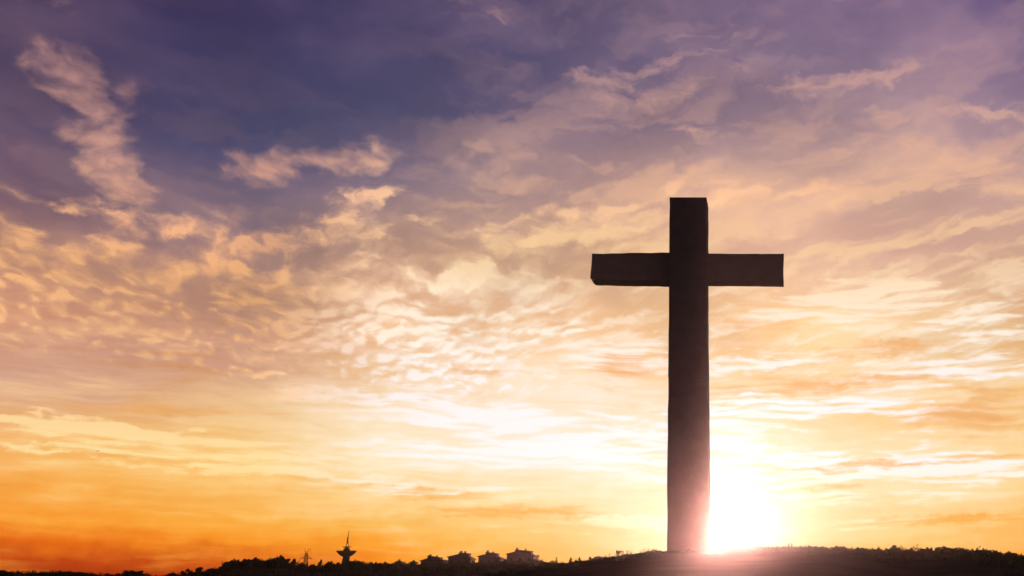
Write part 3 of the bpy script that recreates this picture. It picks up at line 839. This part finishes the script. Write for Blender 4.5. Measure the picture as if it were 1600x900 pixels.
def proto_slim(seed):
    rnd = random.Random(seed); t, c = MB(), MB()
    t.tube([(0, 0, 0), (0, 0, .9)], [.03, .006], 6)
    for k in range(11):
        f = k / 10; r = .14 * (1 - f) ** .75 * (0.75 if k == 0 else 1) + .015
        leaf_quads(c, rnd.uniform(-.01, .01), rnd.uniform(-.01, .01), .12 + .84 * f, r, r, .08, 75, .032, seed + k, .5)
    return t, c, 'leaf3'


def proto_bare(seed):
    rnd = random.Random(seed); t, c = MB(), MB()
    tips = []
    branch(t, Vector((0, 0, 0)), Vector((0, 0, 1)), .34, .032, 4, rnd, tips, .42)
    zmax = max(p.z for p in tips)
    t.v = [(x, y, z / zmax) for x, y, z in t.v]
    for k, p in enumerate(tips):
        leaf_quads(c, p.x, p.y, p.z / zmax, .03, .03, .03, 4, .018, seed + k, .2)
    return t, c, 'leaf2'


def proto_sprig(seed):
    rnd = random.Random(seed); t, c = MB(), MB()
    t.tube([(0, 0, 0), (.03, 0, .4), (.01, 0, .75), (.05, 0, 1.0)], [.03, .024, .016, .006], 5)
    for k in range(9):
        a = rnd.random() * 6.28; z = rnd.uniform(.45, .9); e = (.01 + .16 * math.cos(a), .16 * math.sin(a), z + .1)
        t.tube([(.01, 0, z), e], [.012, .004], 4)
        leaf_quads(c, *e, .06, .06, .04, 14, .03, seed + k, .3)
    return t, c, 'leaf2'


KIND = dict(r=('round_tree', proto_round, 3, 0.92), c=('bushy_tree', proto_clump, 4, 0.95), s=('slim_tree', proto_slim, 2, 0.30), b=('bare_tree', proto_bare, 4, 0.62), g=('spindly_tree', proto_sprig, 2, 0.42))
PROTO = {}


def proto(k, i):
    if (k, i) not in PROTO:
        t, c, m = KIND[k][1](100 * (i + 1) + ord(k))
        ws = [abs(v[0]) for v in c.v]
        zs = [v[2] for v in c.v + t.v]
        PROTO[(k, i)] = (t, c, m, 2 * float(np.percentile(ws, 97)), max(zs), {})
    return PROTO[(k, i)]


def tree(k, i, px, top, wpx):
    """place a tree so that its tip and width are those of the photo; short ones stand on the near slope just below the crest"""
    t, c, m, w0, h0, cache = proto(k, i)
    a, e = azel(px, top)
    Rr = ridge_dist(a); te = math.tan(R(e))
    kx = P(px + 1, top, 400).x - P(px, top, 400).x
    want = {'r': 4.6, 'c': 5.2, 's': 4.8, 'b': 5.0, 'g': 4.6}[k] * random.uniform(.85, 1.15)
    r = Rr - 2.0
    need = lambda r: EYE + r * te - terrain(r * math.sin(R(a)), r * math.cos(R(a)))
    while r > Rr - 120 and need(r) < want: r -= 1.5
    h = max(need(r), 1.0)
    x, y = r * math.sin(R(a)), r * math.cos(R(a))
    name = KIND[k][0]
    root = empty(name, (x, y, terrain(x, y) - 0.08), random.random() * 6.28)
    width = wpx * kx * r / 400.0
    root.scale = (width / w0, width / w0, h / h0)
    if 'trunk' not in cache:
        cache['trunk'] = t.build('trunk', 'bark', root); cache['crown'] = c.build('crown', m, root)
    else:
        for part in ('trunk', 'crown'):
            o = cache[part].copy(); COL.objects.link(o); o.parent = root
    return root


#  (x, tip y, crown width in px, kind)
TREES = [
 (-6,889,16,'r'),(6,890,16,'r'),(16,892.5,12,'r'),(33,896,9,'b'),
 (57,893.6,14,'r'),(67,892.6,14,'r'),(77,894,16,'r'),(90,893.4,16,'r'),(104,891.6,15,'r'),(117,893.2,16,'r'),(130,894.8,15,'r'),(141,896,14,'c'),(158,897.5,10,'b'),
 (174,894.6,11,'c'),(188,894.4,10,'c'),(199,890.2,15,'c'),(212,890,15,'c'),(225,894.5,10,'b'),(232,896.5,8,'b'),(270,893,12,'r'),(282,893.5,9,'b'),(290,891,10,'c'),(298,887.6,11,'c'),(307,892,12,'r'),
 (314,884.6,10,'c'),(324,889.8,13,'r'),(333,886.2,13,'r'),(342,888,12,'r'),(349,875.5,4,'g'),(350,884,11,'c'),(358,876,13,'r'),(368,871.6,16,'r'),(378,875,15,'r'),(388,872,15,'c'),(398,869,15,'c'),(407,871.6,13,'r'),(414,874.6,12,'c'),
 (424,870.5,15,'r'),(433,868.4,15,'r'),(442,865.6,10,'c'),(449,871,13,'c'),(457,871.4,9,'c'),(464,875,8,'g'),(470,877.5,11,'c'),(483,878,12,'b'),(490,880,10,'r'),(498,873,8,'c'),(508,880.4,11,'r'),(517,875.4,12,'r'),(525,877.2,11,'c'),(531,880.5,10,'r'),
 (549,872.4,11,'c'),(556,873,13,'r'),(563,875.6,11,'r'),(570,874.4,6,'b'),(577,876,8,'b'),(585,876.4,8,'c'),(592,878.4,9,'r'),(599,878,10,'c'),(606,876,9,'c'),(613,878.6,11,'r'),(634,878.4,9,'b'),(656,877,7,'b'),
 (698,874.2,9,'b'),(694,877,10,'r'),(744,875.4,9,'c'),(746,877.4,9,'r'),(790,868.6,8,'b'),(793,872,9,'c'),(842,865.6,8,'b'),(847,872,9,'b'),(851,875.5,8,'c'),(860,878,10,'r'),(868,874,8,'b'),(871,867.5,9,'b'),(876,877,8,'b'),(883,878.5,9,'c'),
 (668,878.4,13,'r'),(684,878,12,'r'),(703,877,12,'r'),(713,876.4,13,'c'),(727,876.6,13,'r'),(738,878,12,'r'),(755,877.4,12,'r'),(769,876.6,13,'r'),(782,877.2,12,'c'),(801,875.4,13,'r'),(816,874.8,14,'r'),(831,875.4,13,'c'),
 (892,870,7,'s'),(900,873.4,7,'s'),(905.6,869.6,6,'s'),(913,875,10,'r'),(919,874.2,9,'r'),(925,868.8,7,'c'),(932,867.6,7,'c'),(939,868.6,8,'c'),(946,868,8,'b'),(953,862.4,6,'b'),(960,863.5,7,'b'),(966,858.8,8,'c'),(974,859.5,8,'b'),(979,857.8,9,'b'),(984,859.6,7,'b'),(991,866,10,'r'),
 (996,864,9,'c'),(1000,857.2,5,'b'),(1006,855.6,6,'b'),(1012,855.6,6,'b'),(1018,857.8,6,'b'),(1024,861.2,7,'c'),(1033,860,6,'b'),(1039,860.2,6,'b'),
 (1116,861.5,14,'r'),(1128,860.6,14,'r'),(1142,858,13,'r'),(1150,855.4,12,'r'),(1158,851,3.5,'s'),(1166,851.4,7,'s'),(1170,854,10,'r'),
 (1197,852.8,16,'r'),(1206,853.2,14,'r'),(1213,851.8,14,'r'),(1226,852,13,'r'),(1232.4,846.8,4.6,'s'),(1237,847.6,4,'s'),(1243,852.8,12,'r'),(1251,851.8,14,'r'),(1262,850.8,20,'r'),(1277,852.2,15,'r'),(1288,852.4,14,'r'),(1298,853.6,14,'r'),(1309,851.8,19,'r'),
 (1321,854.6,13,'r'),(1331,854.2,14,'r'),(1342,853.8,18,'r'),(1353,855.2,13,'r'),(1362,855,14,'r'),(1375,853.4,10,'c'),(1386,855.6,13,'r'),(1396,853.6,9,'c'),(1402,850,13,'c'),(1408,851,6,'g'),(1419,854.2,10,'c'),(1427.5,852,6,'g'),(1433.5,849.6,4,'g'),(1438,854.8,12,'r'),
 (1446,854.2,8,'c'),(1451,853.2,9,'c'),(1463,857,10,'r'),(1470,853.2,17,'r'),(1480.5,852.2,11,'c'),(1488,855.2,11,'r'),(1497,854,13,'r'),(1507,855.6,18,'r'),(1518,857,10,'r'),(1523,854.4,8,'c'),(1529,852.2,6,'g'),(1537,855.6,16,'r'),(1549,857.6,18,'r'),(1559,859.2,9,'c'),
 (1566,862,10,'b'),(1573,860.6,14,'c'),(1583,859.8,14,'c'),(1595,864.4,14,'r'),(1604,866,14,'r'),(1615,867,16,'r'),
]
TREES.sort()
LOOK = dict(r='low rounded', c='ragged bushy', s='slim pointed', b='thin bare', g='spindly')
# landmarks that can be found in the picture, in order, and the stretch to the right of each
MARKS = [(-50, None, None), (242, 'the bare gap far left', 'trees left of the pylon'), (477, 'the pylon', 'trees between pylon and tower'), (539.5, 'the bowl-topped tower', 'trees between tower and villas'),
         (664, 'the lowest villa', 'trees among the villas'), (817, 'the largest villa', 'trees between villas and cross'), (1077, 'the cross', 'trees right of the cross'), (1178, 'the pointed-roof pavilion', 'trees on the right-hand ridge')]
ORD = ['nearest', 'second', 'third', 'fourth', 'fifth', 'sixth', 'seventh', 'eighth', 'ninth', 'tenth', 'eleventh', 'twelfth', 'thirteenth', 'fourteenth', 'fifteenth', 'sixteenth', 'seventeenth', 'eighteenth', 'nineteenth', 'twentieth']
count = {}
for n_, (px, top, w_, k) in enumerate(TREES):
    o = tree(k, n_ % KIND[k][2], px, top, w_ * (1.12 if k in 'rc' else 1.0))
    seg = max(i for i, mk in enumerate(MARKS) if px > mk[0])
    count[(seg, k)] = count.get((seg, k), 0) + 1
    c_ = ORD[min(count[(seg, k)] - 1, 19)] if count[(seg, k)] <= 20 else 'twenty-%s' % {21: 'first', 22: 'second', 23: 'third', 24: 'fourth', 25: 'fifth', 26: 'sixth', 27: 'seventh', 28: 'eighth'}.get(count[(seg, k)], 'ninth')
    if seg == 0:
        lab = '%s tree on the low mounds, %s from the left edge' % (LOOK[k], c_); grp = 'trees on the low mounds at far left'
    else:
        lab = '%s skyline tree, %s one right of %s' % (LOOK[k], c_, MARKS[seg][1]); grp = MARKS[seg][2]
    if px == 1232.4: lab = 'taller of two slim pointed trees side by side on the right-hand ridge'
    elif px == 1237: lab = 'shorter and thinner of two slim pointed trees side by side on the ridge'
    elif px == 442: lab = 'tallest ragged tree left of the pylon, rising over rounded crowns'
    tag(o, lab, 'tree', grp)

# ================================================================== bird far off in the orange sky
bp = P(153, 704.6, 300)
bird = MB()
wing = [(-.62, 0, .10), (-.42, .05, .07), (-.2, .08, .0), (0, .10, -.04), (.2, .08, .0), (.42, .05, .07), (.62, 0, .10)]
chord = [.03, .13, .2, .24, .2, .13, .03]; th = [.012, .03, .05, .09, .05, .03, .012]
v = []; f = []
for (x, y, z), c_, t_ in zip(wing, chord, th):
    v += [(x, y - c_ * .5, z), (x, y, z + t_), (x, y + c_ * .5, z), (x, y, z - t_)]
for i in range(6):
    for k in range(4):
        f.append((i * 4 + k, i * 4 + (k + 1) % 4, i * 4 + 4 + (k + 1) % 4, i * 4 + 4 + k))
f += [(3, 2, 1, 0), (24, 25, 26, 27)]
bird.add(v, f)
bird.tube([(0, -.34, -.02), (0, -.28, -.02), (0, -.18, -.03), (0, .02, -.05), (0, .2, -.03), (0, .36, 0), (0, .46, .01)], [.01, .05, .055, .1, .07, .05, .07], 8)
bo = bird.build('bird', 'feather', None, False, bp); bo.rotation_euler = (0.1, 0.0, 0.2)
tag(bo, 'tiny dark bird gliding with spread wings in the orange sky at left', 'bird')

# ================================================================== sunlit haze in the air
hz = MB(); hz.box(-480, 480, -480, 480, -1.2, KTOP + 97.0)
MATS['haze'] = bpy.data.materials.new('haze'); MATS['haze'].use_nodes = True
hn = MATS['haze'].node_tree; hn.nodes.clear()
pv = hn.nodes.new('ShaderNodeVolumePrincipled')
pv.inputs['Color'].default_value = (0.48, 0.465, 0.47, 1); pv.inputs['Density'].default_value = 4.8e-5; pv.inputs['Anisotropy'].default_value = 0.95
out = hn.nodes.new('ShaderNodeOutputMaterial'); hn.links.new(pv.outputs[0], out.inputs['Volume'])
haze = hz.build('haze', 'haze'); tag(haze, kind='stuff')
